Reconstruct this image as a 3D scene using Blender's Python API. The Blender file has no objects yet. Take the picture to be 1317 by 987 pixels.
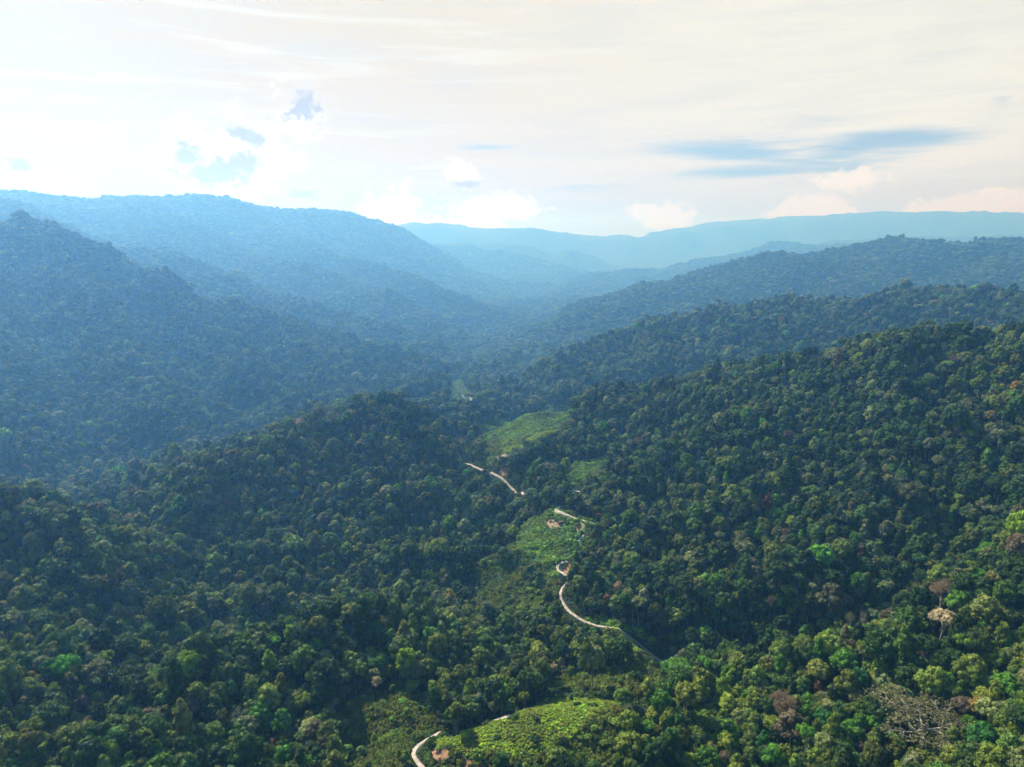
import bpy, math, random
import numpy as np
from mathutils import Vector

rng = np.random.default_rng(11)
random.seed(11)
C = bpy.context.scene.collection
scn = bpy.context.scene

# ---------------------------------------------------------------- camera model
F, CX, CY = 900.0, 658.5, 493.5          # focal length and centre in photo pixels
PITCH = math.radians(11.5)
SP, CP = math.sin(PITCH), math.cos(PITCH)
ZC = 400.0                                # camera height above datum

def ray(px, py):
    """azimuth (from +Y towards +X) and tangent of elevation of a view ray"""
    u = (np.asarray(px, float) - CX) / F
    v = -(np.asarray(py, float) - CY) / F
    fy = CP + v * SP
    fz = -SP + v * CP
    h = np.sqrt(u * u + fy * fy)
    return np.arctan2(u, fy), fz / h

def project(x, y, z):
    dz = z - ZC
    d = y * CP - dz * SP
    d = np.where(d > 1, d, 1)
    return CX + F * x / d, CY - F * (y * SP + dz * CP) / d

# ---------------------------------------------------------------- value noise
def _hash(ix, iy, seed):
    h = (ix * 374761393 + iy * 668265263 + seed * 1442695041) & 0xFFFFFFFF
    h = ((h ^ (h >> 13)) * 1274126177) & 0xFFFFFFFF
    h = h ^ (h >> 16)
    return (h & 0xFFFFFF) / float(0xFFFFFF)

def vnoise(x, y, seed=0):
    x = np.asarray(x, float); y = np.asarray(y, float)
    ix = np.floor(x).astype(np.int64); iy = np.floor(y).astype(np.int64)
    fx = x - ix; fy = y - iy
    fx = fx * fx * fx * (fx * (fx * 6 - 15) + 10); fy = fy * fy * fy * (fy * (fy * 6 - 15) + 10)
    a = _hash(ix, iy, seed); b = _hash(ix + 1, iy, seed)
    c = _hash(ix, iy + 1, seed); d = _hash(ix + 1, iy + 1, seed)
    return (a * (1 - fx) + b * fx) * (1 - fy) + (c * (1 - fx) + d * fx) * fy

def relief(x, y):
    """spurs and gullies; wavelengths grow with distance so far faces stay broad"""
    r = np.hypot(x, y)
    wx = x + 60 * (vnoise(x / 240, y / 240, 5) - .5); wy = y + 60 * (vnoise(x / 240, y / 240, 6) - .5)
    out = np.zeros_like(r)
    for k, wl in enumerate((2200., 1100., 560., 280., 140., 70.)):
        w = np.clip((r / wl - 1.6) / 1.8, 0, 1)
        c, s = math.cos(k * 1.1 + .4), math.sin(k * 1.1 + .4)
        n = vnoise((wx * c - wy * s) / wl, (wx * s + wy * c) / wl, 20 + k)
        rd = 1 - np.abs(2 * n - 1)                    # ridged
        out += w * (.19, .19, .19, .30, .32, .20)[k] * (.22 if k == 0 else .45 if k == 1 else .8 if k == 2 else 1) * wl * (rd - .5)
    return out * np.clip(1 - (r - 2500) / 5000, .42, 1)

# ---------------------------------------------------------------- terrain control lines
CAN = 17.0
ctl = []
def pull(r):
    return r if r < 9000 else 9000 + (r - 9000) * .7
KF = 1.0          # distance factor of the group of ridges being laid out
def line(pts, can=CAN, step=.03):
    """pts: (px, py, horizontal distance); canopy height is taken off"""
    q = []
    for px, py, r in pts:
        r = pull(r * KF); a, t = ray(px, py)
        q.append((float(a), math.log(r), float(t) * r - can * (1 if r < 9000 else 0)))
    dens(q, step)
def crest(pts, f=1.07, drop=.03, can=CAN):
    """a ridge line, with the ground falling away behind it"""
    line(pts, can)
    q = []
    for px, py, r in pts[1:-1]:
        a, t = ray(px, py); r = pull(r * KF) * f
        q.append((float(a), math.log(r), (float(t) - drop) * r - can))
    dens(q, .05)
def dip(pts, step=.05):
    """pts: (px, distance, z below the camera) for ground hidden behind ridges"""
    q = [(float(ray(px, 350)[0]), math.log(pull(r * KF)), float(z) * pull(r * KF) / r) for px, r, z in pts]
    dens(q, step)
def dens(q, step):
    ctl.append(q[0])
    for p0, p1 in zip(q, q[1:]):
        n = max(1, int(math.hypot(p1[0] - p0[0], p1[1] - p0[1]) / step))
        for i in range(1, n + 1):
            t = i / n
            ctl.append(tuple(p0[k] * (1 - t) + p1[k] * t for k in range(3)))

# far ranges
KF = 1.0
line([(-200,300,15000),(300,300,15000),(500,297,15000),(535,293,15000),(565,292,15000),(600,297,15000),(618,299,15500),(650,293,15500),(690,293,15500),
      (730,299,16000),(760,303,16500),(800,299,17000),(840,296,17500),(880,293,18000),(930,289,18500),(980,291,19000),(1040,290,19000),
      (1060,287,19200),(1100,288,19500),(1130,282,19800),(1150,281,20000),(1175,276,20000),(1200,275,20000),(1225,279,20000),(1240,284,20000),(1270,279,20000),(1317,282,20000),(1500,284,20000)])
KF = 1.0
line([(590,308,11500),(640,306,11800),(680,311,12000),(730,319,12300),(770,329,12500)])
KF = 1.0
dip([(-200,27000,-500),(500,27000,-500),(1000,27000,-500),(1500,27000,-500)], .2)
KF = 1.3
dip([(560,13500,-150),(700,13500,-250),(800,13500,-330),(1000,14000,-300),(1300,14500,-250)], .1)
line([(790,341,10300),(840,338,11500),(900,331,13000)])
KF = .95
line([(960,318,13500),(1050,312,14000),(1120,306,14500),(1200,303,15000),(1317,300,15500),(1450,300,15500)])
KF = 1.5
# left spur running down the valley behind the big range
line([(480,316,7200),(545,311,7500),(600,317,7800),(660,325,8000),(710,336,8000),(745,350,7800)])
dip([(400,6500,-200),(520,6600,-260),(620,6700,-320)])
dip([(500,9600,-340),(640,9600,-350),(740,9600,-360)])
# hills on the right, far
crest([(690,386,5000),(730,362,5500),(762,352,5800),(800,348,6000),(835,353,6200),(855,348,6500),(900,337,6900),(930,337,7200),(960,326,7600),
      (1000,313,7800),(1030,314,7800),(1060,322,7800),(1120,321,8200),(1180,319,8200),(1260,314,8200),(1317,308,8200),(1450,310,8200)])
dip([(760,4700,-360),(850,4900,-350),(1000,5200,-340),(1150,5400,-330),(1300,5400,-330),(1450,5400,-330)])
dip([(800,8700,-370),(1000,10000,-370),(1150,10500,-360),(1300,10500,-350),(1450,10500,-350)])
KF = 1.35
# the blue ridge on the right
crest([(650,448,2650),(685,422,3000),(720,401,3200),(760,388,3300),(830,370,3500),(880,355,3600),(960,335,3700),(1020,328,3750),(1070,321,3800),
      (1130,315,3850),(1200,315,3900),(1260,312,3900),(1317,312,3950),(1450,312,4000)])
dip([(720,2500,-358),(820,2550,-335),(940,2650,-325),(1080,2700,-300),(1200,2700,-290),(1317,2700,-280),(1450,2700,-280)])
KF = 1.2
# second ridge
crest([(625,503,1600),(650,490,1650),(680,478,1700),(740,450,1850),(800,431,1900),(860,420,1950),(905,402,2000),(980,395,2000),(1060,395,1950),
      (1130,380,1950),(1190,372,1950),(1240,375,1900),(1280,382,1850),(1317,386,1800),(1450,380,1800)])
dip([(660,1480,-352),(720,1500,-345),(800,1520,-335),(900,1520,-318),(1000,1500,-300),(1100,1450,-285),(1200,1400,-265),(1317,1350,-245),(1450,1350,-240)])
KF = 1.0
# big near ridge on the right: crest and face
crest([(620,550,1200),(660,536,1220),(700,522,1250),(750,515,1250),(820,500,1230),(900,481,1200),(990,465,1150),(1060,455,1110),(1130,440,1080),(1190,428,1050),
      (1250,429,1020),(1317,425,1000),(1450,420,980)])
line([(1317,500,900),(1200,500,940),(1100,500,960),(1000,520,960),(900,550,980),(820,570,1020)], step=.06)
line([(1317,600,800),(1200,600,820),(1100,600,830),(1000,610,830),(900,630,840),(830,650,850)], step=.06)
line([(1317,680,760),(1200,700,725),(1100,700,720),(1000,710,710),(900,720,710),(830,730,720),(780,740,720)], step=.06)
line([(1200,752,690),(1100,790,640),(1000,800,620),(900,800,620)], step=.06)
# spurs on that face
line([(760,560,1080),(800,600,930),(815,650,835),(800,700,760),(780,740,700)], step=.06)
line([(728,545,1120),(680,562,1075),(645,582,1020)], can=5)
dip([(735,985,-338),(748,960,-336),(740,1010,-334)])
# valley floor
line([(600,522,1480),(612,548,1320)], can=20)
line([(606,650,930),(594,720,785),(582,780,690),(605,822,625)], can=20)
KF = 1.5
line([(640,462,2250),(655,440,2600),(680,410,3300),(700,392,4100),(720,372,5200),(740,356,6500),(770,348,8000)], can=8)
line([(615,510,1350),(630,485,1750)], can=8)
KF = 1.0
# farmland slope with the road
line([(672,637,960),(640,613,1010),(610,600,1050)], can=0)
line([(760,670,800),(735,663,815),(712,657,830)], can=0)
line([(720,735,700),(735,790,618),(775,808,598),(820,832,566)], can=0)
line([(660,700,780),(680,760,690),(660,800,650)], can=6)
dip([(870,600,-392),(980,592,-402),(1080,602,-395),(1160,640,-368),(1220,690,-340),(1270,725,-318),(1340,760,-300)])
dip([(900,560,-372),(980,556,-368),(1080,560,-368),(1150,590,-350)])
line([(650,850,555),(720,845,560)], can=15)
# middle hill on the left of the valley
crest([(130,664,990),(180,640,1010),(250,600,1050),(330,568,1080),(400,545,1120),(450,527,1140),(500,513,1150),(540,522,1180),(565,540,1190),(590,563,1170),(603,590,1100)])
line([(440,531,1180),(500,520,1200),(545,531,1210)])
line([(180,700,920),(250,700,910),(330,680,925),(400,650,940),(500,610,985),(560,630,960)], step=.06)
line([(250,765,800),(330,755,805),(400,740,815),(480,705,830),(545,700,830)], step=.06)
dip([(520,690,-405),(480,715,-415),(420,720,-420),(330,715,-420),(250,705,-415),(200,690,-405)])
dip([(520,630,-395),(430,640,-402),(330,630,-402),(250,610,-396),(190,590,-385)])
dip([(150,1080,-348),(250,1180,-350),(350,1260,-352),(450,1330,-356),(540,1360,-358)])
# small hill at the left edge
line([(-400,650,900),(-120,650,900),(0,648,900),(60,644,900),(110,656,880),(150,690,840),(180,715,800)])
dip([(-300,1010,-365),(-120,1010,-365),(0,1010,-370),(90,1030,-378),(150,1000,-385),(185,900,-388),(195,800,-392),(200,720,-392)])
line([(-60,750,740),(60,750,740),(120,770,725)], step=.06)
dip([(-60,650,-352),(60,655,-356),(130,650,-366)])
line([(-60,860,590),(60,855,590),(120,862,580)], step=.06)
line([(-60,950,500),(60,950,505),(140,960,500)], step=.06)
# near spur bottom left
line([(150,935,470),(220,866,505),(330,810,545),(430,783,562),(490,768,568),(540,785,560),(580,822,535)])
line([(250,940,460),(400,875,500),(480,850,520)], step=.06)
line([(300,1000,420),(400,955,435),(470,920,462)], step=.06)
line([(500,900,474),(540,905,470)], can=8)
dip([(590,505,-362),(575,465,-350),(560,440,-340)])
line([(535,975,400),(560,948,425),(600,938,436)], can=0)
line([(630,929,452),(655,922,458)], can=0)
# knoll with the cleared field
line([(575,962,402),(600,944,415),(640,925,424),(700,905,432),(740,899,435),(800,904,432),(850,915,425)], can=2)
line([(640,965,395),(700,960,400),(760,955,402)], can=4)
line([(600,1020,368),(700,1020,368),(800,1020,365)], can=10)
dip([(650,475,-352),(700,470,-347),(760,466,-343),(820,468,-340)])
line([(690,885,495),(740,874,500),(800,872,500),(860,868,505)], can=10)
# near slope bottom right
line([(880,862,500),(950,855,495),(1000,848,490),(1080,838,495),(1130,813,515),(1170,780,540),(1220,745,570),(1270,718,590),(1317,698,605),(1450,660,630)])
line([(880,930,430),(1000,930,435),(1120,900,460)], step=.06)
line([(880,1010,375),(1000,1000,388),(1120,980,405),(1250,950,422),(1400,930,430)], step=.06)
line([(1250,850,482),(1400,830,490),(1180,850,490)], step=.06)
KF = 1.5
# big left mountain
crest([(-200,300,2100),(0,286,2100),(50,285,2100),(100,300,2050),(150,325,1980),(200,350,1930),(240,369,1900),(300,386,1900),(350,404,1920),(400,421,1950),
      (450,436,1950),(500,447,1950),(560,468,1880),(600,495,1750)])
line([(50,288,2050),(90,350,1860),(150,420,1660),(205,490,1440),(245,555,1260)])
line([(5,320,1990),(40,410,1730),(95,500,1450),(140,575,1230)], can=75)
line([(-60,330,1900),(-30,420,1640),(10,510,1400),(50,590,1190)])
line([(130,322,1960),(190,400,1780),(250,470,1560),(300,525,1380)], can=70)
line([(200,354,1890),(270,415,1740),(330,470,1580),(372,512,1430)])
line([(262,383,1890),(330,440,1740),(395,495,1520)], can=60)
line([(352,407,1880),(420,455,1740),(465,490,1560)])
line([(0,638,1085),(100,635,1085),(200,618,1100)], step=.08)
line([(350,538,1310),(450,510,1450)], step=.08)
dip([(-150,2550,-90),(0,2550,-90),(120,2500,-110),(220,2350,-190),(320,2250,-260),(420,2250,-310),(520,2220,-340)])
# main left range
line([(-200,254,4800),(-100,250,4800),(0,250,4800),(40,249,4800),(90,258,4800),(150,256,4900),(190,263,5000),(225,257,4900),(265,251,4800),(300,256,4800),(325,267,4900),
      (360,270,5100),(400,271,5200),(440,274,5300),(480,281,5500),(510,293,5600),(545,312,5700),(565,325,5700),(600,345,5600),(640,372,5200),(672,390,4600)])
dip([(-200,6200,-100),(0,6200,-100),(200,6200,-100),(350,6300,-150)], .1)
crest([(325,270,4800),(360,290,4450),(400,308,4200),(450,330,3950),(520,348,3700),(580,372,3450),(640,405,3200)], 1.05, .025)
crest([(215,262,4600),(260,290,4100),(330,328,3700),(430,350,3400),(480,368,3200),(540,392,3000),(600,428,2700),(635,455,2500)], 1.05, .03)
crest([(150,300,3600),(200,320,3300),(265,340,3000),(310,362,2800),(370,390,2650),(450,405,2500),(520,425,2400),(580,448,2250),(615,472,2100)], 1.05, .03)
crest([(0,262,3900),(60,275,3700),(110,300,3300),(160,322,2900),(215,352,2600)], 1.05, .025)

KF = 1.0
ctl = np.array(ctl)
cx_, cy_ = np.exp(ctl[:, 1]) * np.sin(ctl[:, 0]), np.exp(ctl[:, 1]) * np.cos(ctl[:, 0])
key = np.unique(np.round(ctl[:, :2] / .006).astype(int), axis=0, return_index=True)[1]
ctl = ctl[key]; cx_ = cx_[key]; cy_ = cy_[key]
P = ctl[:, :2]
tgt = (ctl[:, 2] - relief(cx_, cy_)) / np.exp(ctl[:, 1])      # fitted as slope to the eye, so detail scales with distance
n = len(P)
D = np.hypot(P[:, None, 0] - P[None, :, 0], P[:, None, 1] - P[None, :, 1])
A = np.zeros((n + 3, n + 3)); A[:n, :n] = D - np.eye(n) * .002
A[:n, n] = 1; A[:n, n + 1:] = P; A[n, :n] = 1; A[n + 1:, :n] = P.T
W = np.linalg.solve(A, np.concatenate([tgt, np.zeros(3)]))

def rbf(a, l):
    out = np.empty(a.shape); fa = a.ravel(); fl = l.ravel(); fo = out.ravel()
    for i in range(0, len(fa), 20000):
        sa, sl = fa[i:i + 20000, None], fl[i:i + 20000, None]
        d = np.sqrt((sa - P[None, :, 0]) ** 2 + (sl - P[None, :, 1]) ** 2)
        fo[i:i + 20000] = d @ W[:n] + W[n] + sa[:, 0] * W[n + 1] + sl[:, 0] * W[n + 2]
    return fo.reshape(a.shape)

A0, A1 = -math.radians(47), math.radians(47)
L0, L1 = math.log(170.), math.log(22500.)
ga = np.linspace(A0, A1, 160); gl = np.linspace(L0, L1, 300)
TA, TL = np.meshgrid(ga, gl, indexing='ij')
coarse = rbf(TA, TL)

NA, NL = 860, 960
fa = np.linspace(A0, A1, NA); fl = np.linspace(L0, L1, NL)
def bil(grid, a, l, na, nl):
    x = np.clip((a - A0) / (A1 - A0) * (na - 1), 0, na - 1.001); y = np.clip((l - L0) / (L1 - L0) * (nl - 1), 0, nl - 1.001)
    ix = x.astype(int); iy = y.astype(int); fx = x - ix; fy = y - iy
    return (grid[ix, iy] * (1 - fx) + grid[ix + 1, iy] * fx) * (1 - fy) + (grid[ix, iy + 1] * (1 - fx) + grid[ix + 1, iy + 1] * fx) * fy
GA, GL = np.meshgrid(fa, fl, indexing='ij')
GR = np.exp(GL)
GX, GY = GR * np.sin(GA), GR * np.cos(GA)
T0 = bil(coarse, GA, GL, 160, 300)
GZ = T0 * GR + relief(GX, GY)
GZ = np.clip(GZ, -1000, 900)
GT = GZ / GR

def ground(x, y):
    r = np.hypot(x, y); a = np.arctan2(x, y)
    return bil(GZ, a, np.log(np.maximum(r, 171)), NA, NL) + ZC

def hit(px, py, h=0.):
    """first ground point (raised by h) a view ray meets"""
    a, t = ray(px, py); a = float(a); t = float(t)
    l = np.linspace(L0, math.log(16000), 6000); r = np.exp(l)
    z = bil(GZ, np.full_like(l, a), l, NA, NL) + h
    k = np.nonzero(z / r >= t)[0]
    i = int(k[0]) if len(k) else len(r) - 1
    return r[i] * math.sin(a), r[i] * math.cos(a), z[i] - h + ZC

def poly(pts, h=0.):
    return np.array([hit(px, py, h)[:2] for px, py in pts])

def inside(x, y, pg):
    res = np.zeros(np.shape(x), bool)
    x0, y0 = pg[:, 0], pg[:, 1]; x1, y1 = np.roll(x0, -1), np.roll(y0, -1)
    for a, b, c, d in zip(x0, y0, x1, y1):
        cond = ((b > y) != (d > y)) & (x < (c - a) * (y - b) / ((d - b) if d != b else 1e-9) + a)
        res ^= cond
    return res

# ---------------------------------------------------------------- land cover (world polygons)
crop_green  = [poly(p) for p in (
    [(556,958),(572,948),(600,939),(640,926),(690,906),(740,899),(798,903),(800,909),(770,925),(740,942),(712,955),(690,972),(655,972),(620,968),(590,976)],
    [(628,582),(640,569),(690,551),(722,541),(730,546),(700,562),(670,576),(650,588)],
)]
garden = [poly(p) for p in (
    [(672,676),(712,656),(745,664),(768,672),(752,690),(758,705),(722,722),(716,742),(690,748),(650,752),(622,748),(640,716)],
    [(726,606),(745,592),(782,584),(778,600),(752,618),(724,630)],
    [(775,796),(800,806),(822,812),(850,834),(842,842),(820,826),(790,812),(750,802)],
    [(575,512),(580,494),(590,488),(600,500),(614,512),(608,524),(590,520)],
    [(612,560),(622,546),(690,528),(735,521),(735,530),(690,543),(640,560)],
    [(622,566),(640,552),(733,524),(733,545),(690,558),(640,585)],
    [(652,480),(690,448),(700,448),(668,482)],
)]
young = [poly(p) for p in (
    [(590,770),(640,705),(700,735),(722,760),(715,795),(660,805),(600,800)],
    [(610,590),(640,560),(650,590),(640,600),(620,605)],
    [(440,935),(468,892),(520,882),(560,900),(566,935),(535,955),(526,990),(515,1010),(430,1010)],
    [(690,884),(722,868),(790,866),(850,862),(862,874),(825,888),(765,890),(700,894)],
    [(560,985),(600,978),(690,975),(740,945),(800,912),(830,925),(800,1000),(740,1010),(560,1010)],
)]
soil = [poly(p) for p in (
    [(556,990),(560,966),(568,960),(575,972),(590,978),(602,976),(604,990)],
    [(612,990),(618,978),(632,982),(630,992)],
    [(709,938),(713,938),(715,952),(709,955)],
    [(776,990),(780,976),(788,968),(790,980),(786,992)],
    [(640,605),(650,603),(654,612),(652,618),(644,615)],
    [(764,672),(768,662),(776,656),(783,657),(776,667),(768,675)],
    [(725,735),(728,728),(738,726),(734,736),(728,741)],
    [(573,570),(583,562),(602,559),(604,566),(588,571)],
    [(586,500),(592,494),(598,500),(594,508)],
    [(628,618),(636,617),(636,621),(630,622)],
    [(630,588),(652,584),(655,588),(640,594)],
    [(700,672),(724,668),(728,678),(706,682)],
    [(738,672),(755,674),(752,684),(740,686)],
)]

# road centre lines, as seen from the photograph and laid on the ground
def smooth_path(pts, step=2.0):
    w = np.array([hit(px, py)[:2] for px, py in pts])
    for _ in range(3):
        q = [w[0]]
        for a, b in zip(w, w[1:]):
            q += [a * .75 + b * .25, a * .25 + b * .75]
        q.append(w[-1]); w = np.array(q)
    d = np.concatenate([[0], np.cumsum(np.hypot(*np.diff(w, axis=0).T))])
    s = np.arange(0, d[-1], step)
    return np.stack([np.interp(s, d, w[:, 0]), np.interp(s, d, w[:, 1])], 1)
roads = [
    ([(556,1004),(545,990),(536,980),(531,971),(534,963),(545,954),(560,947),(575,941)], 4.6),
    ([(622,932),(634,928),(648,925),(658,920)], 4.4),
    ([(870,862),(848,848),(830,836),(816,824),(799,813),(775,807),(752,800),(737,792),(727,781),(720,768),(722,758),(729,750)], 4.6),
    ([(728,741),(720,736),(716,730),(720,725),(730,723)], 5.6),
    ([(744,697),(746,692),(752,689)], 4.6),
    ([(764,674),(750,670),(735,665),(722,661),(713,657),(718,653),(724,651)], 5.0),
    ([(674,637),(664,633),(655,626),(648,618),(640,613),(630,608)], 5.2),
    ([(626,607),(612,602),(600,597),(593,590),(588,582)], 4.0),
    ([(746,633),(738,631),(728,630)], 4.0),
    ([(611,519),(604,515),(598,510),(592,508)], 7.0),
]
road_paths = [(smooth_path(p), w) for p, w in roads]
road_pts = np.concatenate([p for p, w in road_paths])
rp_z = ground(road_pts[:, 0], road_pts[:, 1])
rpx, rpy = project(road_pts[:, 0], road_pts[:, 1], rp_z)
road_r = np.hypot(road_pts[:, 0], road_pts[:, 1])

# ---------------------------------------------------------------- materials
def mat(name):
    m = bpy.data.materials.new(name); m.use_nodes = True
    nt = m.node_tree; nt.nodes.clear()
    return m, nt, nt.nodes, nt.links

def N(nodes, t, **kw):
    nd = nodes.new(t)
    for k, v in kw.items():
        setattr(nd, k, v)
    return nd

def foliage_material(name='foliage', trans=.22):
    m, nt, no, li = mat(name)
    out = N(no, 'ShaderNodeOutputMaterial')
    at = N(no, 'ShaderNodeAttribute', attribute_type='INSTANCER', attribute_name='leaf_colour')
    ob = N(no, 'ShaderNodeTexCoord')
    nz = N(no, 'ShaderNodeTexNoise'); nz.inputs['Scale'].default_value = .55; nz.inputs['Detail'].default_value = 3
    li.new(ob.outputs['Object'], nz.inputs['Vector'])
    mr = N(no, 'ShaderNodeMapRange'); mr.inputs[1].default_value = .3; mr.inputs[2].default_value = .7
    mr.inputs[3].default_value = .62; mr.inputs[4].default_value = 1.45
    li.new(nz.outputs[0], mr.inputs[0])
    sc = N(no, 'ShaderNodeVectorMath', operation='SCALE')
    li.new(at.outputs['Vector'], sc.inputs[0]); li.new(mr.outputs[0], sc.inputs['Scale'])
    df = N(no, 'ShaderNodeBsdfPrincipled')
    df.inputs['Roughness'].default_value = .62
    df.inputs['Specular IOR Level'].default_value = .22
    tr = N(no, 'ShaderNodeBsdfTranslucent')
    hs = N(no, 'ShaderNodeHueSaturation'); hs.inputs['Value'].default_value = 1.6; hs.inputs['Hue'].default_value = .49; hs.inputs['Saturation'].default_value = 1.1
    li.new(sc.outputs[0], hs.inputs['Color'])
    li.new(sc.outputs[0], df.inputs['Base Color']); li.new(hs.outputs[0], tr.inputs['Color'])
    mx = N(no, 'ShaderNodeMixShader'); mx.inputs[0].default_value = trans
    li.new(df.outputs[0], mx.inputs[1]); li.new(tr.outputs[0], mx.inputs[2]); li.new(mx.outputs[0], out.inputs[0])
    return m
M_leaf = foliage_material()

def plain(name, col, rough=.8, var=.35, scale=1.5, bump=0.):
    m, nt, no, li = mat(name)
    out = N(no, 'ShaderNodeOutputMaterial'); b = N(no, 'ShaderNodeBsdfPrincipled')
    b.inputs['Roughness'].default_value = rough; b.inputs['Specular IOR Level'].default_value = .25
    tc = N(no, 'ShaderNodeTexCoord'); nz = N(no, 'ShaderNodeTexNoise')
    nz.inputs['Scale'].default_value = scale; nz.inputs['Detail'].default_value = 5
    li.new(tc.outputs['Object'], nz.inputs['Vector'])
    cr = N(no, 'ShaderNodeValToRGB')
    cr.color_ramp.elements[0].position = .3; cr.color_ramp.elements[1].position = .7
    cr.color_ramp.elements[0].color = tuple(c * (1 - var) for c in col) + (1,)
    cr.color_ramp.elements[1].color = tuple(min(1, c * (1 + var)) for c in col) + (1,)
    li.new(nz.outputs[0], cr.inputs[0]); li.new(cr.outputs[0], b.inputs['Base Color']); li.new(b.outputs[0], out.inputs[0])
    if bump:
        bp = N(no, 'ShaderNodeBump'); bp.inputs['Distance'].default_value = bump
        li.new(nz.outputs[0], bp.inputs['Height']); li.new(bp.outputs[0], b.inputs['Normal'])
    return m
M_bark = plain('bark', (.20, .175, .14), .85, .4, .8)
M_palebark = plain('pale_bark', (.46, .41, .34), .85, .25, .8)
M_deadbark = plain('weathered_dead_wood', (.42, .37, .33), .85, .25, .8)
M_road = plain('pale_gravel', (.37, .33, .28), .9, .4, .35, .15)
M_wall = plain('whitewashed_wall', (.78, .77, .74), .7, .05, 1)
M_hutwall = plain('timber_boards', (.12, .085, .055), .8, .3, 2)
M_roof = plain('sheet_metal_roof', (.74, .76, .78), .4, .08, 1)
M_thatch = plain('dry_thatch', (.20, .15, .10), .9, .3, 3)
M_door = plain('dark_door', (.08, .07, .06), .6, .1, 3)

def ground_material():
    m, nt, no, li = mat('hillside_ground')
    out = N(no, 'ShaderNodeOutputMaterial'); b = N(no, 'ShaderNodeBsdfPrincipled')
    b.inputs['Roughness'].default_value = .9; b.inputs['Specular IOR Level'].default_value = .1
    at = N(no, 'ShaderNodeAttribute', attribute_name='cover')
    geo = N(no, 'ShaderNodeNewGeometry')
    n1 = N(no, 'ShaderNodeTexNoise'); n1.inputs['Scale'].default_value = .18; n1.inputs['Detail'].default_value = 6
    n2 = N(no, 'ShaderNodeTexNoise'); n2.inputs['Scale'].default_value = .035; n2.inputs['Detail'].default_value = 6
    li.new(geo.outputs['Position'], n1.inputs['Vector']); li.new(geo.outputs['Position'], n2.inputs['Vector'])
    ad = N(no, 'ShaderNodeMath', operation='ADD'); li.new(n1.outputs[0], ad.inputs[0]); li.new(n2.outputs[0], ad.inputs[1])
    mr = N(no, 'ShaderNodeMapRange'); mr.inputs[1].default_value = .7; mr.inputs[2].default_value = 1.3; mr.inputs[3].default_value = .55; mr.inputs[4].default_value = 1.45
    li.new(ad.outputs[0], mr.inputs[0])
    sc = N(no, 'ShaderNodeVectorMath', operation='SCALE'); li.new(at.outputs['Vector'], sc.inputs[0]); li.new(mr.outputs[0], sc.inputs['Scale'])
    li.new(sc.outputs[0], b.inputs['Base Color'])
    bp = N(no, 'ShaderNodeBump'); bp.inputs['Distance'].default_value = 3.; bp.inputs['Strength'].default_value = .7
    li.new(n1.outputs[0], bp.inputs['Height']); li.new(bp.outputs[0], b.inputs['Normal']); li.new(b.outputs[0], out.inputs[0])
    return m
M_ground = ground_material()

# ---------------------------------------------------------------- mesh helpers
def mesh_from(name, V, Fq, mats, fmat=None, smooth=False):
    me = bpy.data.meshes.new(name)
    V = np.asarray(V, np.float32)
    sizes = [np.full(len(f), np.asarray(f).shape[1]) for f in Fq if len(f)]
    loops = np.concatenate([np.asarray(f).ravel() for f in Fq if len(f)]).astype(np.int32)
    sizes = np.concatenate(sizes)
    starts = np.concatenate([[0], np.cumsum(sizes)[:-1]]).astype(np.int32)
    me.vertices.add(len(V)); me.vertices.foreach_set('co', V.ravel())
    me.loops.add(len(loops)); me.loops.foreach_set('vertex_index', loops)
    me.polygons.add(len(sizes)); me.polygons.foreach_set('loop_start', starts)
    me.polygons.foreach_set('use_smooth', np.full(len(sizes), smooth))
    for m in mats: me.materials.append(m)
    me.update(calc_edges=True); me.validate()
    return me

def tubes(segs, sides=6):
    """segs: (p0, p1, r0, r1) -> verts, quads, tris"""
    V, Q = [], []
    for p0, p1, r0, r1 in segs:
        p0, p1 = np.array(p0, float), np.array(p1, float)
        d = p1 - p0; L = np.linalg.norm(d)
        if L < 1e-6: continue
        d /= L
        u = np.cross(d, [0, 0, 1.]) if abs(d[2]) < .9 else np.cross(d, [1., 0, 0])
        u /= np.linalg.norm(u); w = np.cross(d, u)
        b = len(V)
        for p, r in ((p0, r0), (p1, r1)):
            for k in range(sides):
                t = 2 * math.pi * k / sides
                V.append(p + r * (math.cos(t) * u + math.sin(t) * w))
        for k in range(sides):
            k2 = (k + 1) % sides
            Q.append((b + k, b + k2, b + sides + k2, b + sides + k))
    return np.array(V), np.array(Q)

def ico(sub):
    import bmesh
    bm = bmesh.new(); bmesh.ops.create_icosphere(bm, subdivisions=sub, radius=1)
    V = np.array([v.co[:] for v in bm.verts]); T = np.array([[v.index for v in f.verts] for f in bm.faces]); bm.free()
    return V, T
ICO_V, ICO_T = ico(2)

def leaves(centres, normals, size, r):
    """small bent leaf sprays: two triangles sharing an edge"""
    k = len(centres)
    nn = normals + r.normal(0, .55, (k, 3)); nn /= np.linalg.norm(nn, axis=1)[:, None]
    t = np.cross(nn, r.normal(0, 1, (k, 3))); t /= np.linalg.norm(t, axis=1)[:, None]
    b = np.cross(nn, t)
    s = size * r.uniform(.6, 1.35, (k, 1)); s2 = s * r.uniform(.5, .9, (k, 1))
    v = np.stack([centres - t * s, centres - b * s2 + nn * s * .25 * r.uniform(-1, 1, (k, 1)), centres + t * s, centres + b * s2 + nn * s * .25], 1)
    idx = np.arange(k)[:, None] * 4
    return v.reshape(-1, 3), np.concatenate([idx + [0, 1, 2], idx + [0, 2, 3]])

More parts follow.
